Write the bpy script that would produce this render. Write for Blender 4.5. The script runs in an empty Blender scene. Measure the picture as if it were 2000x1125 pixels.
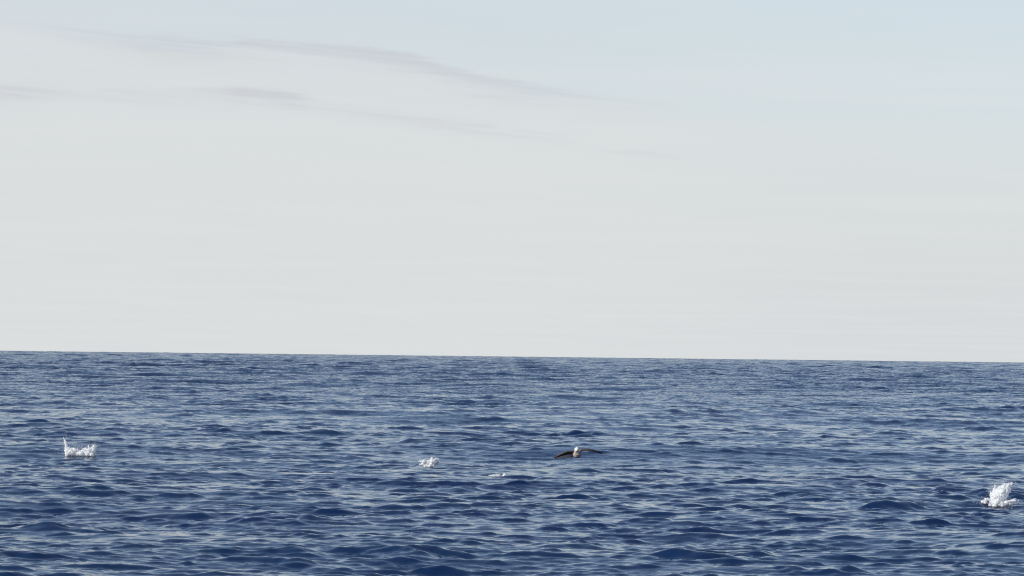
import bpy, bmesh, math, random
import numpy as np
from mathutils import Vector, Matrix, Euler, noise

SC = bpy.context.scene
COL = SC.collection
R = math.radians

# ------------------------------------------------------------------ camera
CAM_H = 4.3
FPX = 6500.0                      # focal length in pixels of the 2000 px wide photograph
cam_d = bpy.data.cameras.new('camera')
cam_d.sensor_width = 36.0
cam_d.lens = FPX / 2000.0 * 36.0
cam_d.clip_start = 0.5
cam_d.clip_end = 200000.0
cam = bpy.data.objects.new('camera', cam_d)
COL.objects.link(cam)
EARTH = 6371000.0
DIP = math.sqrt(2 * CAM_H / EARTH)         # the sea curves away: the horizon lies a little below level
PITCH = math.atan(134.5 / FPX) - DIP
ROLL = R(0.66)
cam.matrix_world = (Matrix.Translation((0, 0, CAM_H)) @
                    Matrix.Rotation(R(90) + PITCH, 4, 'X') @ Matrix.Rotation(ROLL, 4, 'Z'))
SC.camera = cam
CM = cam.matrix_world.copy()

# ------------------------------------------------------------------ light
SUN_EL = R(27)
SUN_AZ = R(-122)                  # clockwise from the view direction (+Y): behind the viewer's left shoulder
SC.view_settings.view_transform = 'Standard'
SC.view_settings.look = 'None'
SC.view_settings.exposure = 0.22
SC.view_settings.gamma = 1.0
SC.view_settings.use_curve_mapping = False
SC.cycles.filter_width = 1.15      # the photograph is crisp

sun_dir = Vector((math.sin(SUN_AZ) * math.cos(SUN_EL), math.cos(SUN_AZ) * math.cos(SUN_EL), math.sin(SUN_EL)))
sun_d = bpy.data.lights.new('sun', 'SUN')
sun_d.energy = 4.6
sun_d.angle = R(0.5)
sun_d.color = (1.0, 0.94, 0.86)
sun = bpy.data.objects.new('sun', sun_d)
COL.objects.link(sun)
sun.rotation_euler = (-sun_dir).to_track_quat('-Z', 'Y').to_euler()
sun.location = sun_dir * 300


class NT:
    """small helper to write node trees"""
    def __init__(self, tree):
        self.t = tree
        tree.nodes.clear()

    def n(self, kind, **kw):
        nd = self.t.nodes.new(kind)
        for k, v in kw.items():
            setattr(nd, k, v)
        return nd

    def put(self, sock, v):
        if isinstance(v, bpy.types.NodeSocket):
            self.t.links.new(v, sock)
        elif v is not None:
            sock.default_value = v

    def m(self, op, a, b=None, c=None, clamp=False):
        nd = self.n('ShaderNodeMath', operation=op, use_clamp=clamp)
        self.put(nd.inputs[0], a)
        self.put(nd.inputs[1], b)
        self.put(nd.inputs[2], c)
        return nd.outputs[0]

    def vm(self, op, a, b=None, scale=None):
        nd = self.n('ShaderNodeVectorMath', operation=op)
        self.put(nd.inputs[0], a)
        if b is not None:
            self.put(nd.inputs[1], b)
        if scale is not None:
            self.put(nd.inputs['Scale'], scale)
        return nd.outputs[0] if op not in ('LENGTH', 'DOT_PRODUCT') else nd.outputs[1]

    def mix(self, f, a, b):
        nd = self.n('ShaderNodeMix', data_type='RGBA')
        self.put(nd.inputs[0], f)
        self.put(nd.inputs[6], a)
        self.put(nd.inputs[7], b)
        return nd.outputs[2]

    def sep(self, v):
        nd = self.n('ShaderNodeSeparateXYZ')
        self.put(nd.inputs[0], v)
        return nd.outputs

    def comb(self, x, y, z):
        nd = self.n('ShaderNodeCombineXYZ')
        for s, v in zip(nd.inputs, (x, y, z)):
            self.put(s, v)
        return nd.outputs[0]

    def noise(self, vec, scale, detail=2.0, rough=0.5, dim='3D'):
        nd = self.n('ShaderNodeTexNoise', noise_dimensions=dim)
        self.put(nd.inputs['Vector'], vec)
        nd.inputs['Scale'].default_value = scale
        nd.inputs['Detail'].default_value = detail
        nd.inputs['Roughness'].default_value = rough
        return nd.outputs

    def smooth(self, v, a, b, lo=0.0, hi=1.0):
        nd = self.n('ShaderNodeMapRange', interpolation_type='SMOOTHSTEP')
        self.put(nd.inputs['Value'], v)
        for k, x in (('From Min', a), ('From Max', b), ('To Min', lo), ('To Max', hi)):
            nd.inputs[k].default_value = x
        return nd.outputs[0]


world = bpy.data.worlds.new('World')
SC.world = world
world.use_nodes = True
w = NT(world.node_tree)
SKY_STRENGTH = 0.124
sky = w.n('ShaderNodeTexSky', sky_type='NISHITA', sun_disc=False)
sky.sun_elevation = SUN_EL
sky.sun_rotation = SUN_AZ
sky.altitude = 0.0
sky.air_density = 1.0
sky.dust_density = 0.5
sky.ozone_density = 3.2
dvec = w.n('ShaderNodeTexCoord').outputs['Generated']
dx, dy, dz = w.sep(dvec)
el = w.m('ARCSINE', dz)
az = w.m('ARCTAN2', dx, dy)
# thin high veil of cloud: seen edge-on near the horizon, so thicker there
elp = w.m('MAXIMUM', el, 0.0)
veil = w.m('SUBTRACT', 1.0, w.m('EXPONENT', w.m('DIVIDE', w.m('MULTIPLY', w.smooth(dx, -0.4, 0.4, -0.170, -0.135), w.smooth(elp, 0.10, 0.26, 1.0, 0.3)), w.m('ADD', elp, 0.022))))
# streaks of the cloud layer, laid on a level sheet far overhead
inv = w.m('DIVIDE', 1.0, w.m('ADD', w.m('MAXIMUM', dz, 0.0), 0.03))
sheet = w.comb(w.m('MULTIPLY', w.m('MULTIPLY', dx, inv), 0.55), w.m('MULTIPLY', dy, inv), 0.0)
warp = w.vm('MULTIPLY', w.vm('SUBTRACT', w.noise(sheet, 0.5, 2.0)[1], (0.5, 0.5, 0.5)), (1.2, 1.2, 0.0))
sheet2 = w.vm('ADD', sheet, warp)
wisp = w.noise(sheet2, 0.9, 5.0, 0.55)[0]
wisp = w.smooth(wisp, 0.38, 0.72)
# the two long grey streaks in view
warp2 = w.m('MULTIPLY', w.m('SUBTRACT', w.noise(w.comb(w.m('MULTIPLY', az, 22.0), w.m('MULTIPLY', el, 160.0), 3.0), 1.0, 4.0, 0.6)[0], 0.5), 0.012)
elw = w.m('ADD', el, warp2)


fibre = w.noise(w.comb(w.m('MULTIPLY', az, 14.0), w.m('MULTIPLY', w.m('ADD', el, w.m('MULTIPLY', az, 0.09)), 420.0), 8.0), 1.0, 5.0, 0.6)[0]


def streak(pts, w_up, w_dn, a0, a1, a2, a3, power):
    cv = w.n('ShaderNodeFloatCurve')
    c = cv.mapping.curves[0]
    xs = [(p[0] + 0.2) / 0.4 for p in pts]
    ys = [p[1] / 0.12 for p in pts]
    while len(c.points) < len(pts):
        c.points.new(0.5, 0.5)
    for p, x, y in zip(c.points, xs, ys):
        p.location = (x, y)
    cv.mapping.update()
    w.put(cv.inputs['Value'], w.m('DIVIDE', w.m('ADD', az, 0.2), 0.4))
    cen = w.m('MULTIPLY', cv.outputs[0], 0.12)
    d = w.m('SUBTRACT', elw, cen)
    up = w.m('EXPONENT', w.m('MULTIPLY', w.m('POWER', w.m('DIVIDE', w.m('MAXIMUM', d, 0.0), w_up), 2.0), -1.0))
    dn = w.m('EXPONENT', w.m('MULTIPLY', w.m('POWER', w.m('DIVIDE', w.m('MAXIMUM', w.m('MULTIPLY', d, -1.0), 0.0), w_dn), 2.0), -1.0))
    g = w.m('MULTIPLY', up, dn)
    g = w.m('MULTIPLY', g, w.smooth(az, a0, a1))
    g = w.m('MULTIPLY', g, w.smooth(az, a2, a3, 1.0, 0.0))
    front = w.smooth(dy, 0.0, 0.3)
    g = w.m('MULTIPLY', g, w.smooth(fibre, 0.36, 0.62, 0.15, 1.0))
    return w.m('MULTIPLY', w.m('MULTIPLY', g, power), front), w.m('MULTIPLY', w.smooth(d, -0.006, 0.0005, 1.0, 0.0), front)


s1, below = streak([(-0.2, 0.101), (-0.143, 0.0963), (-0.108, 0.0925), (-0.0615, 0.0915), (-0.034, 0.089), (-0.003, 0.0815), (0.03, 0.0765), (0.2, 0.066)],
            0.0014, 0.0055, -0.17, -0.08, -0.01, 0.06, 1.0)
s2, _ = streak([(-0.2, 0.078), (-0.15, 0.0755), (-0.08, 0.0755), (-0.04, 0.0715), (0.0, 0.0665), (0.03, 0.064), (0.2, 0.058)],
            0.0016, 0.0026, -0.17, -0.10, 0.0, 0.04, 0.5)
s3, _ = streak([(-0.2, 0.078), (-0.12, 0.0765), (-0.07, 0.0757), (0.2, 0.07)], 0.0016, 0.0022, -0.092, -0.078, -0.068, -0.058, 0.8)
s4, _ = streak([(-0.2, 0.0775), (-0.14, 0.0765), (0.2, 0.07)], 0.002, 0.003, -0.3, -0.2, -0.15, -0.125, 0.8)
s5, _ = streak([(-0.2, 0.06), (0.02, 0.0602), (0.05, 0.0588), (0.2, 0.055)], 0.0008, 0.0012, 0.015, 0.035, 0.045, 0.055, 0.5)
dark = w.m('ADD', w.m('ADD', s1, w.m('ADD', s2, s3)), w.m('ADD', s4, s5), clamp=True)
sheet_mask = w.m('MULTIPLY', below, w.m('MULTIPLY', w.smooth(az, 0.0, 0.12, 1.0, 0.0), w.smooth(fibre, 0.25, 0.65, 0.6, 1.0)))
VEIL_L = (4.72, 4.88, 5.00, 1)
c0 = w.mix(veil, sky.outputs[0], VEIL_L)
c1 = w.mix(w.m('MULTIPLY', wisp, w.m('MULTIPLY', veil, 0.30)), c0, (5.3, 5.38, 5.36, 1))
c1 = w.mix(w.m('MULTIPLY', sheet_mask, 0.6), c1, (5.02, 5.14, 5.18, 1))
c2 = w.mix(w.m('MULTIPLY', dark, 0.42), c1, (3.55, 3.58, 3.95, 1))
bg = w.n('ShaderNodeBackground')
bg.inputs['Strength'].default_value = SKY_STRENGTH
w.put(bg.inputs['Color'], c2)
w.put(w.n('ShaderNodeOutputWorld').inputs[0], bg.outputs[0])

# ------------------------------------------------------------------ helpers


def ray(px, py):
    v = Vector(((px - 1000.0) / FPX, (562.5 - py) / FPX, -1.0))
    return (CM.to_3x3() @ v).normalized()


def at(px, py, dist):
    """point on the ray through a photo pixel, at a ground distance"""
    d = ray(px, py)
    return Vector((0, 0, CAM_H)) + d * (dist / math.hypot(d.x, d.y))


def on_sea(px, py, z=0.0):
    d = ray(px, py)
    return Vector((0, 0, CAM_H)) + d * ((z - CAM_H) / d.z)


def mat(name):
    m = bpy.data.materials.new(name)
    m.use_nodes = True
    return m, NT(m.node_tree)


def obj(name, me, parent=None, mats=()):
    o = bpy.data.objects.new(name, me)
    COL.objects.link(o)
    for m in mats:
        if m.name not in [x.name for x in me.materials if x]:
            me.materials.append(m)
    if parent:
        o.parent = parent
    return o


def thing(name, label, cat, loc, rot=(0, 0, 0), group=None):
    o = bpy.data.objects.new(name, None)
    o.empty_display_size = 0.2
    COL.objects.link(o)
    o.location = loc
    o.rotation_euler = rot
    o['label'] = label
    o['category'] = cat
    if group:
        o['group'] = group
    return o


# ------------------------------------------------------------------ sea: wave field
rng = np.random.default_rng(11)


class Tile:
    """a periodic patch of random wind waves between two wavelengths"""
    def __init__(self, L, N, lmin, lmax, slope, chop, wind, spread, fall=4.0):
        self.L, self.N = L, N
        k1 = np.fft.fftfreq(N, d=L / N) * 2 * np.pi
        kx, ky = np.meshgrid(k1, k1, indexing='ij')
        k = np.hypot(kx, ky)
        k[0, 0] = 1e-6
        ka, kb = 2 * np.pi / lmax, 2 * np.pi / lmin
        band = 1 / (1 + (ka / k) ** 8) / (1 + (k / kb) ** 8)
        ct = np.abs((kx * math.cos(wind) + ky * math.sin(wind)) / k)
        P = k ** (-fall) * band * (0.04 + ct ** spread)
        P[0, 0] = 0
        A = (rng.normal(size=k.shape) + 1j * rng.normal(size=k.shape)) * np.sqrt(P)
        sx = np.fft.ifft2(1j * kx * A).real
        sy = np.fft.ifft2(1j * ky * A).real
        g = slope / math.sqrt((sx ** 2 + sy ** 2).mean())
        self.h = (np.fft.ifft2(A).real * g).astype(np.float32)
        self.rms = float(np.sqrt((self.h ** 2).mean()))
        self.skew = 0.1
        self.dx = (np.fft.ifft2(1j * kx / k * A).real * g * chop).astype(np.float32)
        self.dy = (np.fft.ifft2(1j * ky / k * A).real * g * chop).astype(np.float32)

    def sample(self, x, y):
        N = self.N
        u = (x / self.L * N) % N
        v = (y / self.L * N) % N
        i = np.floor(u).astype(np.int32)
        j = np.floor(v).astype(np.int32)
        fu = (u - i).astype(np.float32)
        fv = (v - j).astype(np.float32)
        i %= N
        j %= N
        i2 = (i + 1) % N
        j2 = (j + 1) % N
        w00 = (1 - fu) * (1 - fv)
        w10 = fu * (1 - fv)
        w01 = (1 - fu) * fv
        w11 = fu * fv
        out = []
        for f in (self.h, self.dx, self.dy):
            out.append(f[i, j] * w00 + f[i2, j] * w10 + f[i, j2] * w01 + f[i2, j2] * w11)
        return out


WIND = R(-97)
T_SWELL = Tile(731.0, 256, 22.0, 90.0, 0.022, 0.5, WIND, 6)
T_WAVE = Tile(193.0, 512, 3.2, 22.0, 0.052, 1.0, R(-84), 4, 4.2)
T_CHOP = Tile(57.0, 512, 0.7, 3.0, 0.070, 1.4, R(-100), 2.5)
T_RIPPLE = Tile(17.3, 512, 0.22, 0.75, 0.112, 1.2, R(-86), 1.4, 3.6)
T_GUST = Tile(411.0, 256, 30.0, 200.0, 1.0, 0.0, WIND, 1.0)
T_ENV = Tile(97.0, 512, 2.5, 9.0, 1.0, 0.0, WIND, 1.0)
es = float(np.sqrt((T_ENV.h ** 2).mean()))
T_DASH = Tile(61.0, 1024, 0.45, 2.6, 1.0, 0.0, R(-93), 3.5, 3.4)
gs = float(np.sqrt((T_GUST.h ** 2).mean()))


def sstep(x, a, b):
    t = np.clip((x - a) / (b - a), 0, 1)
    return t * t * (3 - 2 * t)


# wavelets that stand out in the view: photo pixel of the crest, width and height in pixels
CRESTS = [(1752, 980, 125, 21), (1835, 986, 180, 11), (1130, 850, 130, 11), (1885, 836, 110, 9), (1330, 1056, 230, 17),
          (575, 996, 200, 16), (480, 1008, 200, 8), (1000, 1096, 170, 16), (640, 853, 130, 9), (1895, 1092, 90, 15), (90, 1022, 200, 10),
          (1450, 760, 120, 6), (1690, 913, 140, 9), (810, 1058, 100, 12), (720, 1083, 140, 12), (180, 972, 100, 8), (1120, 1040, 130, 10),
          (380, 838, 170, 8), (260, 1105, 150, 12), (1480, 1062, 120, 10), (1560, 838, 120, 8), (1140, 898, 110, 6)]
PACK = []
for (px, py, wd, ht) in CRESTS:
    p = on_sea(px, py + ht)
    s = FPX / p.y
    PACK.append((p.x, p.y + 0.3, wd / s * 0.5, 1.15 * ht / s))


def wave_field(x, y, r):
    gust = 1.0 + 0.33 * np.clip(T_GUST.sample(x, y)[0] / gs, -1.8, 1.8)
    wr = 1 - sstep(r, 200, 900)
    wc = 1 - sstep(r, 1000, 6000)
    ww = 1 - sstep(r, 7000, 16000)
    Z = np.zeros_like(x, dtype=np.float32)
    X = np.zeros_like(Z)
    Y = np.zeros_like(Z)
    env = T_ENV.sample(x, y)[0] / es      # wavelets come in groups with smoother water between
    rip = (0.7 + 0.3 * gust) * np.clip(0.97 + 0.28 * env, 0.5, 1.7)
    env2 = np.clip(0.95 + 0.4 * T_ENV.sample(y * 0.61 + 31.0, x * 0.61 + 7.0)[0] / es, 0.2, 2.2)
    off = sstep(r, 180, 900)        # rougher water further out
    for t, wt in ((T_SWELL, 1.0), (T_WAVE, ww * (1 + 1.3 * off)), (T_CHOP, wc * gust * env2 * (1 + 1.0 * off)), (T_RIPPLE, wr * rip)):
        h, a, b = t.sample(x, y)
        if t is T_RIPPLE:
            h = h + t.skew * (h * h / t.rms - t.rms)
        Z += h * wt
        X += a * wt
        Y += b * wt
    # scattered steeper wavelets
    dash = np.maximum(T_DASH.sample(x, y)[0] / T_DASH.rms - 0.75, 0.0)
    Z += 0.070 * dash / (1 + 0.25 * dash) * wc * (1 + 1.5 * off) * (0.75 + 0.25 * gust)
    for (cx, cy, sx, ht) in PACK:
        near = (np.abs(x - cx) < 4 * sx) & (np.abs(y - cy) < 6)
        if not near.any():
            continue
        ex = x[near] - cx
        ey = y[near] - cy + 0.10 * ex * math.sin(cx * 7.0)
        sy = np.where(ey < 0, 0.55, 1.1)
        Z[near] += (ht * 0.85 * np.clip(0.9 + 0.3 * T_CHOP.sample(x[near] * 1.7 + 9.0, y[near] * 1.7)[0] / T_CHOP.rms, 0.0, 2.0) * np.exp(-np.abs(ex / sx) ** 1.9 - (ey / sy) ** 2)).astype(np.float32)
    for (px, py, sz) in RINGS:
        p = on_sea(px, py)
        q = np.hypot(x - p.x, y - p.y)
        n_ = q < 3.0
        if n_.any():
            Z[n_] += (0.045 * sz * np.cos(q[n_] / sz * 11.0) * np.exp(-(q[n_] / (1.1 * sz)) ** 2)).astype(np.float32)
    return X, Y, Z, 1 - wc, sstep(r, 100, 450)


RINGS = [(155, 888, 1.0), (838, 911, 0.6), (1953, 984, 0.9)]


def sea_z(x, y):
    ax = np.array([x])
    ay = np.array([y])
    return float(wave_field(ax, ay, np.hypot(ax, ay))[2][0])


# rows of the sheet get wider apart with distance; the same goes for its columns
rows = [12.0]
while rows[-1] < 14000.0:
    q = rows[-1]
    g = 1.012 if q < 60 else (1.00115 if q < 170 else (1.0018 if q < 9000 else 1.006))
    rows.append(q * g)
rows = np.array(rows)
mid = np.arange(-0.172, 0.1721, 0.00088)
side = 0.172 + np.cumsum(0.0012 * 1.3 ** np.arange(1, 48))
side = side[side < R(86)]
cols = np.concatenate([-side[::-1], mid, side])
nr, nc = len(rows), len(cols)
rr, aa = np.meshgrid(rows, cols, indexing='ij')
jit = rng.uniform(-0.35, 0.35, size=rr.shape)
aa = aa + jit * 0.00088 * (np.abs(aa) < 0.17)
gx = (rr * np.sin(aa)).ravel()
gy = (rr * np.cos(aa)).ravel()
X, Y, Z, lost_c, lost_r = wave_field(gx, gy, rr.ravel())
Z = Z - (rr.ravel() ** 2 / (2 * EARTH)).astype(np.float32)
co = np.stack([gx + X, gy + Y, Z], axis=1).astype(np.float32)
me = bpy.data.meshes.new('sea')
nv = nr * nc
me.vertices.add(nv)
me.vertices.foreach_set('co', co.ravel())
idx = np.arange(nv, dtype=np.int32).reshape(nr, nc)
quads = np.stack([idx[:-1, :-1], idx[:-1, 1:], idx[1:, 1:], idx[1:, :-1]], axis=-1).reshape(-1, 4)
quads = quads[:, ::-1]
nq = len(quads)
me.loops.add(nq * 4)
me.loops.foreach_set('vertex_index', np.ascontiguousarray(quads).ravel())
me.polygons.add(nq)
me.polygons.foreach_set('loop_start', np.arange(0, nq * 4, 4, dtype=np.int32))
me.polygons.foreach_set('use_smooth', np.ones(nq, dtype=bool))
for nm, arr in (('lost_chop', lost_c), ('lost_ripple', lost_r), ('far_water', sstep(rr.ravel(), 700, 4500))):
    at_ = me.attributes.new(nm, 'FLOAT', 'POINT')
    at_.data.foreach_set('value', arr.astype(np.float32))
me.update(calc_edges=True)
if me.polygons[nq // 2].normal.z < 0:
    me.flip_normals()
print('sea', nr, nc, nq * 2, 'tris')

m_sea, s = mat('sea_water')
geo = s.n('ShaderNodeNewGeometry')
pos = geo.outputs['Position']


def attr(nm):
    a = s.n('ShaderNodeAttribute', attribute_type='GEOMETRY')
    a.attribute_name = nm
    return a.outputs['Fac']


def slopes(scale, stretch, amp):
    p = s.vm('MULTIPLY', pos, (stretch, 1.0, 0.0))
    c = s.noise(p, scale, 2.0, 0.55)[1]
    c = s.vm('SUBTRACT', c, (0.5, 0.5, 0.5))
    c = s.vm('MULTIPLY', c, (1.0, 1.2, 0.0))
    nd = s.n('ShaderNodeVectorMath', operation='SCALE')
    s.put(nd.inputs[0], c)
    s.put(nd.inputs['Scale'], amp)
    return nd.outputs[0]


micro = slopes(4.5, 0.8, 0.22)
rip = slopes(2.6, 0.6, s.m('MULTIPLY', attr('lost_ripple'), 0.95))
chp = slopes(0.55, 0.55, s.m('MULTIPLY', attr('lost_chop'), 1.1))
far = slopes(0.13, 0.5, s.m('MULTIPLY', attr('far_water'), 0.8))
tilt = s.vm('ADD', s.vm('ADD', micro, rip), s.vm('ADD', chp, far))
# the wind blows towards the beach: unresolved wavelets show their steep lee faces on that side
tx, ty, tz = s.sep(tilt)
tilt = s.comb(tx, s.m('MULTIPLY', s.m('ABSOLUTE', ty), -1.0), 0.0)
nrm = s.vm('NORMALIZE', s.vm('ADD', geo.outputs['Normal'], tilt))
pb = s.n('ShaderNodeBsdfPrincipled')
body = s.mix(s.smooth(s.noise(s.vm('MULTIPLY', pos, (0.02, 0.05, 0)), 1.0, 3.0)[0], 0.35, 0.65), (0.0033, 0.0135, 0.053, 1), (0.0045, 0.018, 0.055, 1))
s.put(pb.inputs['Base Color'], body)
pb.inputs['IOR'].default_value = 1.333
pb.inputs['Roughness'].default_value = 0.035
s.put(pb.inputs['Normal'], nrm)
s.put(s.n('ShaderNodeOutputMaterial').inputs[0], pb.outputs[0])
sea = obj('sea', me, None, [m_sea])
sea['kind'] = 'structure'
sea['label'] = 'choppy dark blue open sea reaching to the horizon'

# ------------------------------------------------------------------ mesh tools for splashes and bird


def template(op, **kw):
    bm = bmesh.new()
    op(bm, **kw)
    bm.verts.index_update()
    v = np.array([x.co[:] for x in bm.verts])
    f = [[x.index for x in p.verts] for p in bm.faces]
    bm.free()
    return v, f


BALL = template(bmesh.ops.create_icosphere, subdivisions=2, radius=1.0)
DROP = (np.array([(1, 0, 0), (-1, 0, 0), (0, 1, 0), (0, -1, 0), (0, 0, 1), (0, 0, -1)], dtype=float),
        [[0, 2, 4], [2, 1, 4], [1, 3, 4], [3, 0, 4], [2, 0, 5], [1, 2, 5], [3, 1, 5], [0, 3, 5]])


class Lump:
    """collects balls and lofts as plain vertex and face lists"""
    def __init__(self):
        self.v, self.f, self.n = [], [], 0

    def add(self, v, f):
        self.v.append(v)
        self.f.extend([[i + self.n for i in p] for p in f])
        self.n += len(v)

    def mesh(self, name):
        me = bpy.data.meshes.new(name)
        me.from_pydata(np.concatenate(self.v).tolist(), [], self.f)
        me.update()
        return me


def blob(bm, c, r, squash=(1, 1, 1), seg=10):
    bm.add(BALL[0] * (np.array(squash) * r) + np.array(c), BALL[1])


def chain(bm, pts, step=0.35):
    """tapered tube of overlapping balls through (x, y, z, r) points"""
    for a, b in zip(pts[:-1], pts[1:]):
        A, B = Vector(a[:3]), Vector(b[:3])
        n = max(1, int((B - A).length / (step * max(0.006, min(a[3], b[3])))))
        for i in range(n + 1):
            t = i / n
            blob(bm, A.lerp(B, t), a[3] + (b[3] - a[3]) * t, seg=8)


def fuse(bm, voxel, smooth=2):
    """one continuous skin over everything in the bmesh"""
    tmp = bm.mesh('tmp')
    to = bpy.data.objects.new('tmp', tmp)
    COL.objects.link(to)
    md = to.modifiers.new('r', 'REMESH')
    md.mode = 'VOXEL'
    md.voxel_size = voxel
    if smooth:
        sm = to.modifiers.new('s', 'SMOOTH')
        sm.iterations = smooth
        sm.factor = 0.5
    bpy.context.view_layer.update()
    dg = bpy.context.evaluated_depsgraph_get()
    out = bpy.data.meshes.new_from_object(to.evaluated_get(dg))
    bpy.data.objects.remove(to)
    bpy.data.meshes.remove(tmp)
    out.polygons.foreach_set('use_smooth', np.ones(len(out.polygons), dtype=bool))
    return out


def roughen(me, freq, amp, seed):
    off = Vector((seed * 13.7, seed * 5.1, seed * 3.3))
    nn = [v.normal.copy() for v in me.vertices]
    for v, n in zip(me.vertices, nn):
        f = noise.turbulence(v.co * freq + off, 3, True) - 0.45
        v.co += n * f * amp
    me.update()


# ------------------------------------------------------------------ splashes
m_foam, f = mat('white_water')
fp = f.n('ShaderNodeNewGeometry').outputs['Position']
fn = f.noise(fp, 16.0, 3.0, 0.6)[0]
fcol = f.mix(f.smooth(fn, 0.36, 0.6), (0.72, 0.76, 0.79, 1), (0.95, 0.95, 0.94, 1))
d_ = f.n('ShaderNodeBsdfPrincipled')
f.put(d_.inputs['Base Color'], fcol)
d_.inputs['Roughness'].default_value = 0.45
d_.inputs['IOR'].default_value = 1.33
t_ = f.n('ShaderNodeBsdfTranslucent')
t_.inputs['Color'].default_value = (0.85, 0.87, 0.88, 1)
mx = f.n('ShaderNodeMixShader')
mx.inputs[0].default_value = 0.45
f.put(mx.inputs[1], d_.outputs[0])
f.put(mx.inputs[2], t_.outputs[0])
lw = f.n('ShaderNodeLayerWeight')
lw.inputs['Blend'].default_value = 0.4
thin = f.m('ADD', f.m('MULTIPLY', lw.outputs['Facing'], 0.5), f.smooth(f.noise(fp, 24.0, 3.0)[0], 0.45, 0.7, 0.0, 0.2), clamp=True)
mx2 = f.n('ShaderNodeMixShader')
f.put(mx2.inputs[0], thin)
f.put(mx2.inputs[1], mx.outputs[0])
f.put(mx2.inputs[2], f.n('ShaderNodeBsdfTransparent').outputs[0])
f.put(f.n('ShaderNodeOutputMaterial').inputs[0], mx2.outputs[0])


def drops(name, root, spots, rnd):
    """spots: (centre, spread xyz, how many, smallest, largest radius)"""
    bm = Lump()
    for (c, sp, n, r0, r1) in spots:
        for _ in range(n * 8):
            p = Vector((rnd.gauss(c[0], sp[0]), rnd.gauss(c[1], sp[1]), abs(rnd.gauss(c[2], sp[2]))))
            r = (r0 + (r1 - r0) * rnd.random() ** 3) * 0.42
            rot = np.array(Euler((rnd.random() * 6, rnd.random() * 6, 0)).to_matrix())
            bm.add((DROP[0] * (r, r * rnd.uniform(0.6, 1.2), r * rnd.uniform(1.0, 2.0))) @ rot.T + np.array(p), DROP[1])
    me = bm.mesh(name)
    o = obj(name, me, root, [m_foam])
    o['kind'] = 'stuff'
    return o


def foam_piece(name, root, build, voxel, freq, amp, seed):
    bm = Lump()
    build(bm)
    me = fuse(bm, voxel, 6)
    roughen(me, freq * 0.8, amp * 0.65, seed)
    roughen(me, 42.0, 0.008, seed + 3)
    return obj(name, me, root, [m_foam])


def place_on_sea(px, py):
    # first point where the line of sight meets the wavy surface
    d = ray(px, py)
    k = np.arange(40.0, 260.0, 0.03) / math.hypot(d.x, d.y)
    x, y, z = d.x * k, d.y * k, CAM_H + d.z * k
    hit = int(np.argmax(wave_field(x, y, np.hypot(x, y))[2] > z))
    return Vector((x[hit], y[hit] + 0.08, z[hit]))


def arc(base, vel, t1, r0, r1, n=8, g=4.0):
    out = []
    for i in range(n + 1):
        t = t1 * i / n
        out.append((base[0] + vel[0] * t, base[1] + vel[1] * t, max(-0.05, base[2] + vel[2] * t - 0.5 * g * t * t), r0 + (r1 - r0) * (i / n)))
    return out


# left splash: tall thin jet on its left, low body, short lobe on its right
rnd = random.Random(5)
t = thing('water_splash', 'wide white splash at far left with tall thin jet on its left side', 'splash', place_on_sea(155, 888), group='splashes on the sea')


def b(bm):
    chain(bm, [(-0.52, 0, -0.05, 0.10), (-0.54, 0, 0.18, 0.085), (-0.58, 0.02, 0.40, 0.055), (-0.63, 0.03, 0.58, 0.035), (-0.70, 0.03, 0.72, 0.014)])
    chain(bm, [(-0.56, 0.03, 0.3, 0.03), (-0.64, 0.04, 0.45, 0.02), (-0.67, 0.05, 0.58, 0.01)])
    chain(bm, [(-0.50, -0.02, 0.2, 0.05), (-0.42, -0.03, 0.32, 0.02), (-0.37, -0.03, 0.36, 0.008)])


foam_piece('jet', t, b, 0.011, 14, 0.05, 1)


def b(bm):
    for i in range(70):
        u = rnd.uniform(-0.5, 0.6)
        z = rnd.uniform(0, 0.17 + 0.12 * abs(u))
        blob(bm, (u, rnd.gauss(0, 0.08), z), rnd.uniform(0.07, 0.12), (1.3, 1, 0.9))
    for i in range(9):
        u = rnd.uniform(-0.45, 0.5)
        chain(bm, arc((u, rnd.gauss(0, 0.08), 0.1), (rnd.gauss(u * 0.6, 0.25), rnd.gauss(0, 0.2), rnd.uniform(0.8, 1.5)), 0.28, 0.035, 0.008))


foam_piece('foam_mound', t, b, 0.012, 12, 0.07, 2)


def b(bm):
    chain(bm, [(0.42, 0, 0.02, 0.12), (0.52, 0, 0.2, 0.10), (0.60, 0, 0.34, 0.075), (0.62, 0, 0.42, 0.03)])
    chain(bm, [(0.42, 0, 0.2, 0.05), (0.36, 0, 0.36, 0.03), (0.38, 0.02, 0.44, 0.01)])
    chain(bm, [(0.58, 0, 0.22, 0.05), (0.70, 0, 0.34, 0.03), (0.73, 0.02, 0.40, 0.01)])


foam_piece('lobe', t, b, 0.011, 14, 0.06, 3)
drops('spray_droplets', t, [((-0.60, 0, 0.5), (0.07, 0.06, 0.18), 150, 0.004, 0.016), ((0, 0, 0.3), (0.42, 0.12, 0.10), 260, 0.004, 0.018),
                            ((0.6, 0, 0.38), (0.12, 0.08, 0.1), 140, 0.004, 0.016), ((0, -0.05, 0.0), (0.5, 0.2, 0.04), 160, 0.005, 0.02)], rnd)

# middle splash: small fan of plumes
rnd = random.Random(8)
t = thing('water_splash', 'small fan shaped white splash left of the flying bird', 'splash', place_on_sea(838, 911), group='splashes on the sea')
t.scale = (0.88, 0.88, 0.88)


def b(bm):
    for i in range(46):
        blob(bm, (rnd.gauss(0.02, 0.15), rnd.gauss(0, 0.07), rnd.uniform(0, 0.25)), rnd.uniform(0.07, 0.115))


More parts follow.
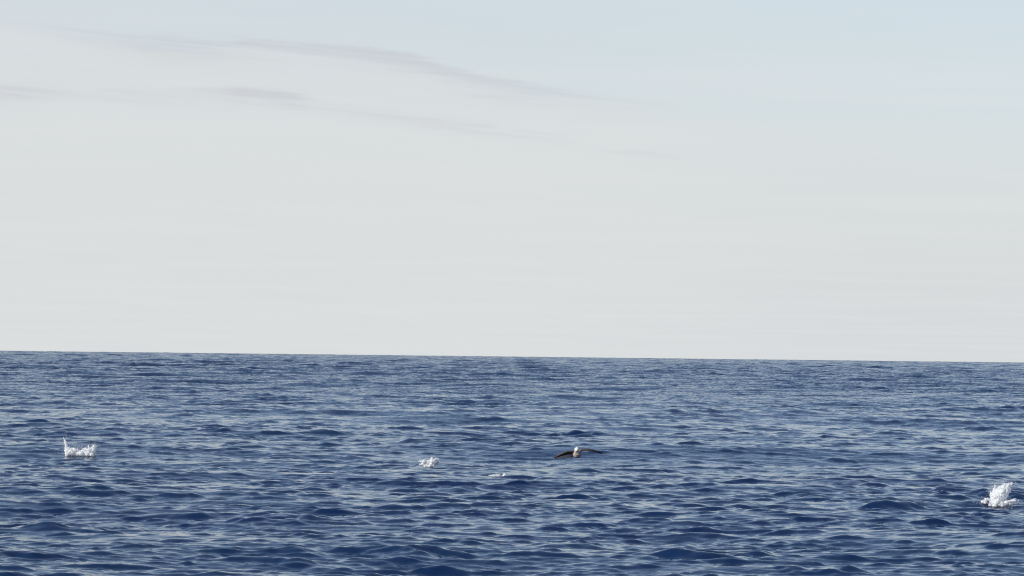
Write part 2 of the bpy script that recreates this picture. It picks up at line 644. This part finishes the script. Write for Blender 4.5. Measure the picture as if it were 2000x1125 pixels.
foam_piece('foam_mound', t, b, 0.011, 14, 0.06, 4)
for k, (vx, vz, T, r0) in enumerate([(-0.9, 0.95, 0.34, 0.11), (-0.25, 1.2, 0.30, 0.09), (0.3, 1.55, 0.30, 0.10), (0.95, 1.45, 0.36, 0.11)]):
    def b(bm, vx=vx, vz=vz, T=T, r0=r0):
        for q in range(4):
            chain(bm, arc((vx * 0.08 + rnd.gauss(0, 0.03), rnd.gauss(0, 0.04), 0.04), (vx + rnd.gauss(0, 0.2), rnd.gauss(0, 0.15), vz + rnd.gauss(0, 0.15)), T, r0 * rnd.uniform(0.7, 1.05), 0.035))
    foam_piece('plume', t, b, 0.011, 14, 0.05, 5 + k)
drops('spray_droplets', t, [((0.03, 0, 0.26), (0.22, 0.1, 0.09), 300, 0.004, 0.016), ((0.3, 0, 0.34), (0.10, 0.06, 0.06), 80, 0.004, 0.013), ((0, 0, 0), (0.3, 0.15, 0.03), 100, 0.005, 0.018)], rnd)

# right splash: big dome thrown up to the right
rnd = random.Random(21)
t = thing('water_splash', 'big bright dome of white water thrown up at far right', 'splash', place_on_sea(1953, 984), group='splashes on the sea')
t.scale = (0.93, 0.93, 0.97)


def b(bm):
    chain(bm, [(-0.12, 0, 0.03, 0.20), (-0.05, 0, 0.20, 0.23), (0.08, 0, 0.34, 0.21), (0.20, 0.02, 0.46, 0.155), (0.30, 0.03, 0.55, 0.09), (0.38, 0.03, 0.60, 0.04)])
    chain(bm, [(-0.16, 0, 0.15, 0.10), (-0.19, 0, 0.32, 0.06), (-0.15, 0, 0.50, 0.03), (-0.16, 0, 0.60, 0.012)])
    chain(bm, [(-0.20, 0, 0.1, 0.08), (-0.28, 0, 0.26, 0.04), (-0.29, 0, 0.36, 0.012)])
    for i in range(16):
        a = rnd.uniform(0.5, 2.3)
        base = (rnd.uniform(-0.12, 0.22), rnd.gauss(0, 0.07), rnd.uniform(0.25, 0.42))
        chain(bm, arc(base, (math.cos(a) * 0.9, rnd.gauss(0, 0.3), math.sin(a) * 0.9), 0.24, 0.05, 0.008))


foam_piece('dome', t, b, 0.013, 7, 0.08, 11)


def b(bm):
    for i in range(26):
        blob(bm, (rnd.gauss(0.0, 0.2), rnd.gauss(-0.1, 0.1), rnd.uniform(-0.04, 0.06)), rnd.uniform(0.04, 0.09), (1.2, 1, 0.7))
    for q in range(6):
        chain(bm, arc((0.05 + 0.05 * q, -0.06, 0.02), (0.5 + 0.1 * q, rnd.gauss(0, 0.2), 0.8), 0.3, 0.04, 0.012))


foam_piece('foam_mound', t, b, 0.012, 14, 0.06, 12)


def b(bm):
    chain(bm, [(0.36, -0.03, 0.06, 0.035), (0.43, -0.03, 0.12, 0.04), (0.50, -0.02, 0.15, 0.02)])


foam_piece('thrown_clot', t, b, 0.01, 18, 0.03, 13)


def b(bm):
    chain(bm, [(-0.46, -0.03, 0.02, 0.04), (-0.42, -0.03, 0.12, 0.05), (-0.36, -0.02, 0.13, 0.045), (-0.30, -0.02, 0.10, 0.03)])
    chain(bm, [(-0.44, 0, 0.1, 0.03), (-0.47, 0, 0.17, 0.012)])


foam_piece('thrown_clot', t, b, 0.01, 18, 0.04, 14)
drops('spray_droplets', t, [((-0.18, 0, 0.42), (0.10, 0.08, 0.12), 240, 0.004, 0.014), ((0.14, 0, 0.60), (0.16, 0.08, 0.06), 150, 0.004, 0.014),
                            ((0, -0.1, 0.03), (0.34, 0.15, 0.05), 200, 0.005, 0.018), ((-0.4, 0, 0.12), (0.10, 0.1, 0.05), 70, 0.004, 0.014)], rnd)

# small foam fleck
rnd = random.Random(3)
t = thing('foam_fleck', 'tiny white foam fleck with thin streak below and left of the bird', 'foam', place_on_sea(975, 931))


def b(bm):
    chain(bm, [(-0.32, 0, 0.02, 0.018), (-0.15, 0, 0.035, 0.03), (0.0, 0, 0.035, 0.035), (0.06, 0, 0.03, 0.02)])


foam_piece('foam_streak', t, b, 0.008, 20, 0.03, 16)


def b(bm):
    for i in range(6):
        blob(bm, (0.17 + rnd.gauss(0, 0.02), rnd.gauss(0, 0.02), 0.05 + rnd.gauss(0, 0.015)), rnd.uniform(0.03, 0.05))


foam_piece('foam_clump', t, b, 0.008, 20, 0.03, 17)
drops('spray_droplets', t, [((0.0, 0, 0.06), (0.2, 0.06, 0.03), 40, 0.004, 0.012)], rnd)

# ------------------------------------------------------------------ seabird gliding towards the viewer


def plumage(name, c0, c1, rough=0.75):
    m, q = mat(name)
    p = q.n('ShaderNodeTexCoord').outputs['Object']
    n_ = q.noise(q.vm('MULTIPLY', p, (6, 1.5, 6)), 9.0, 3.0)[0]
    pbn = q.n('ShaderNodeBsdfPrincipled')
    q.put(pbn.inputs['Base Color'], q.mix(q.smooth(n_, 0.35, 0.65), c0 + (1,), c1 + (1,)))
    pbn.inputs['Roughness'].default_value = rough
    pbn.inputs['Specular IOR Level'].default_value = 0.25
    q.put(q.n('ShaderNodeOutputMaterial').inputs[0], pbn.outputs[0])
    return m


m_white = plumage('white_plumage', (0.54, 0.52, 0.49), (0.66, 0.63, 0.60))
m_pale = plumage('pale_grey_plumage', (0.23, 0.21, 0.20), (0.34, 0.31, 0.29))
m_dark = plumage('dark_brown_plumage', (0.034, 0.028, 0.026), (0.062, 0.050, 0.045))
m_bill = plumage('dark_bill', (0.05, 0.045, 0.04), (0.08, 0.07, 0.06), 0.45)

bp = at(1127, 887, 139.0)
bird = thing('seabird', 'dark winged seabird with white head gliding low over the water towards the viewer', 'bird', bp, (0, R(0), R(4)))


def ring(y, cx, cz, rx, rz, n=18):
    return [Vector((cx + rx * math.cos(2 * math.pi * i / n), y, cz + rz * math.sin(2 * math.pi * i / n))) for i in range(n)]


def loft(bm, rings):
    n = len(rings[0])
    v = np.array([p[:] for r in rings for p in r])
    fs = []
    for j in range(len(rings) - 1):
        for i in range(n):
            i2 = (i + 1) % n
            fs.append([j * n + i, j * n + i2, j * n + n + i2, j * n + n + i])
    fs.append(list(range(n))[::-1])
    fs.append([(len(rings) - 1) * n + i for i in range(n)])
    bm.add(v, fs)


def wing_section(p, chord, drop, thick, n=14):
    """aerofoil: p = leading edge, chord runs back (+Y) and falls by drop"""
    out = []
    ch = Vector((0, chord, -drop))
    up = Vector((0, drop, chord)).normalized()
    prof = [(0, 0), (0.03, 0.6), (0.12, 1.0), (0.3, 1.0), (0.55, 0.65), (0.8, 0.3), (1.0, 0.14),
            (1.0, -0.14), (0.8, 0.0), (0.55, 0.05), (0.3, -0.15), (0.12, -0.45), (0.03, -0.45)]
    for (u, v) in prof:
        out.append(Vector(p) + ch * u + up * (v * thick))
    return out


bm = Lump()
# trunk, neck and tail
loft(bm, [ring(0.62, 0, 0.02, 0.05, 0.012), ring(0.50, 0, 0.02, 0.085, 0.03), ring(0.36, 0, 0.02, 0.11, 0.07), ring(0.18, 0, 0.01, 0.165, 0.13),
          ring(0.0, 0, 0.0, 0.19, 0.165), ring(-0.12, 0, 0.0, 0.175, 0.165), ring(-0.22, -0.01, 0.02, 0.135, 0.14), ring(-0.29, -0.015, 0.06, 0.08, 0.09)])
chain(bm, [(0, -0.1, 0.06, 0.12), (-0.02, -0.22, 0.14, 0.105), (-0.035, -0.30, 0.195, 0.108), (-0.04, -0.36, 0.205, 0.102), (-0.04, -0.43, 0.190, 0.07)])
# wings: (leading edge point, chord, fall of the rear edge, thickness)
LW = [((-0.05, -0.12, 0.07), 0.42, 0.150, 0.077), ((-0.22, -0.14, 0.13), 0.40, 0.285, 0.070), ((-0.42, -0.17, 0.12), 0.37, 0.300, 0.063), ((-0.58, -0.15, 0.06), 0.33, 0.255, 0.056),
      ((-0.74, -0.06, -0.02), 0.27, 0.195, 0.048), ((-0.88, 0.05, -0.11), 0.15, 0.090, 0.034), ((-0.95, 0.14, -0.16), 0.05, 0.030, 0.017)]
RW = [((0.05, -0.12, 0.09), 0.42, 0.072, 0.077), ((0.22, -0.14, 0.165), 0.40, 0.054, 0.070), ((0.42, -0.17, 0.175), 0.37, 0.036, 0.064), ((0.62, -0.14, 0.165), 0.33, 0.042, 0.056),
      ((0.82, -0.05, 0.125), 0.26, 0.048, 0.048), ((1.0, 0.06, 0.075), 0.16, 0.042, 0.034), ((1.11, 0.16, 0.04), 0.05, 0.018, 0.017)]
loft(bm, [wing_section(*q) for q in LW])
loft(bm, [list(reversed(wing_section(*q))) for q in RW])
bme = fuse(bm, 0.0085, 2)
for m in (m_white, m_pale, m_dark):
    bme.materials.append(m)
for p in bme.polygons:
    c = p.center
    k = 1
    ax = abs(c.x)
    if ax > 0.20 or (ax > 0.13 and c.z > 0.05 and c.y > -0.19):
        # wing: dark above and along the front; the rear underside is pale
        k = 2
        tab = LW if c.x < 0 else RW
        for q0, q1 in zip(tab[:-1], tab[1:]):
            x0, x1 = abs(q0[0][0]), abs(q1[0][0])
            if x0 <= ax <= x1:
                u = (ax - x0) / (x1 - x0)
                ly = q0[0][1] + (q1[0][1] - q0[0][1]) * u
                ch = q0[1] + (q1[1] - q0[1]) * u
                fr = (c.y - ly) / ch
                if p.normal.z < -0.1 and fr > 0.5 and ax < 0.86:
                    k = 0
                break
    elif c.y > 0.12 and c.z > 0.02:
        k = 2
    elif c.z > 0.10 and c.y < -0.16:
        k = 0
    p.material_index = k
obj('body', bme, bird)

# bill: long, pointing forward and down, hooked tip
bm = Lump()
chain(bm, [(-0.04, -0.44, 0.165, 0.030), (-0.035, -0.52, 0.13, 0.022), (-0.02, -0.62, 0.085, 0.016), (-0.01, -0.70, 0.045, 0.012), (-0.01, -0.715, 0.025, 0.007)])
obj('bill', fuse(bm, 0.006, 1), bird, [m_bill])
bm = Lump()
chain(bm, [(-0.04, -0.40, 0.125, 0.030), (-0.03, -0.50, 0.095, 0.030), (-0.02, -0.60, 0.065, 0.016), (-0.012, -0.67, 0.045, 0.008)])
obj('throat_pouch', fuse(bm, 0.006, 1), bird, [m_bill])
for sx in (-1, 1):
    bm = Lump()
    blob(bm, (-0.04 + sx * 0.076, -0.405, 0.215), 0.014, seg=10)
    me_ = bm.mesh('eye')
    obj('eye', me_, bird, [m_bill])
# primaries: separate feathers at each wing tip
for tab, sx in ((LW, -1), (RW, 1)):
    for k in range(6):
        u = k / 5
        a, c = tab[-3][0], tab[-1][0]
        base = Vector(a).lerp(Vector(c), 0.25 + 0.6 * u) + Vector((0, 0.05, -0.005))
        ang = R(20 + 50 * (1 - u))
        dirv = Vector((sx * math.cos(ang), math.sin(ang), (c[2] - a[2]) / abs(c[0] - a[0]) * math.cos(ang) * 0.8)).normalized()
        ln = 0.17 + 0.05 * u
        sd = Vector((-dirv.y, dirv.x, 0)).normalized()
        bm = bmesh.new()
        top, bot = [], []
        for (q, wd) in ((0, 0.014), (0.4, 0.022), (0.8, 0.017), (1.0, 0.003)):
            for lst, dz_ in ((top, 0.003), (bot, -0.003)):
                pc = base + dirv * (ln * q) + Vector((0, 0, dz_))
                lst.append((bm.verts.new(pc - sd * wd), bm.verts.new(pc + sd * wd)))
        for i in range(3):
            bm.faces.new((top[i][0], top[i][1], top[i + 1][1], top[i + 1][0]))
            bm.faces.new((bot[i][1], bot[i][0], bot[i + 1][0], bot[i + 1][1]))
            bm.faces.new((top[i][0], top[i + 1][0], bot[i + 1][0], bot[i][0]))
            bm.faces.new((top[i][1], bot[i][1], bot[i + 1][1], top[i + 1][1]))
        bm.faces.new((top[0][1], top[0][0], bot[0][0], bot[0][1]))
        bm.faces.new((top[3][0], top[3][1], bot[3][1], bot[3][0]))
        bmesh.ops.recalc_face_normals(bm, faces=bm.faces[:])
        me_ = bpy.data.meshes.new('flight_feather')
        bm.to_mesh(me_)
        bm.free()
        obj('flight_feather', me_, bird, [m_dark])
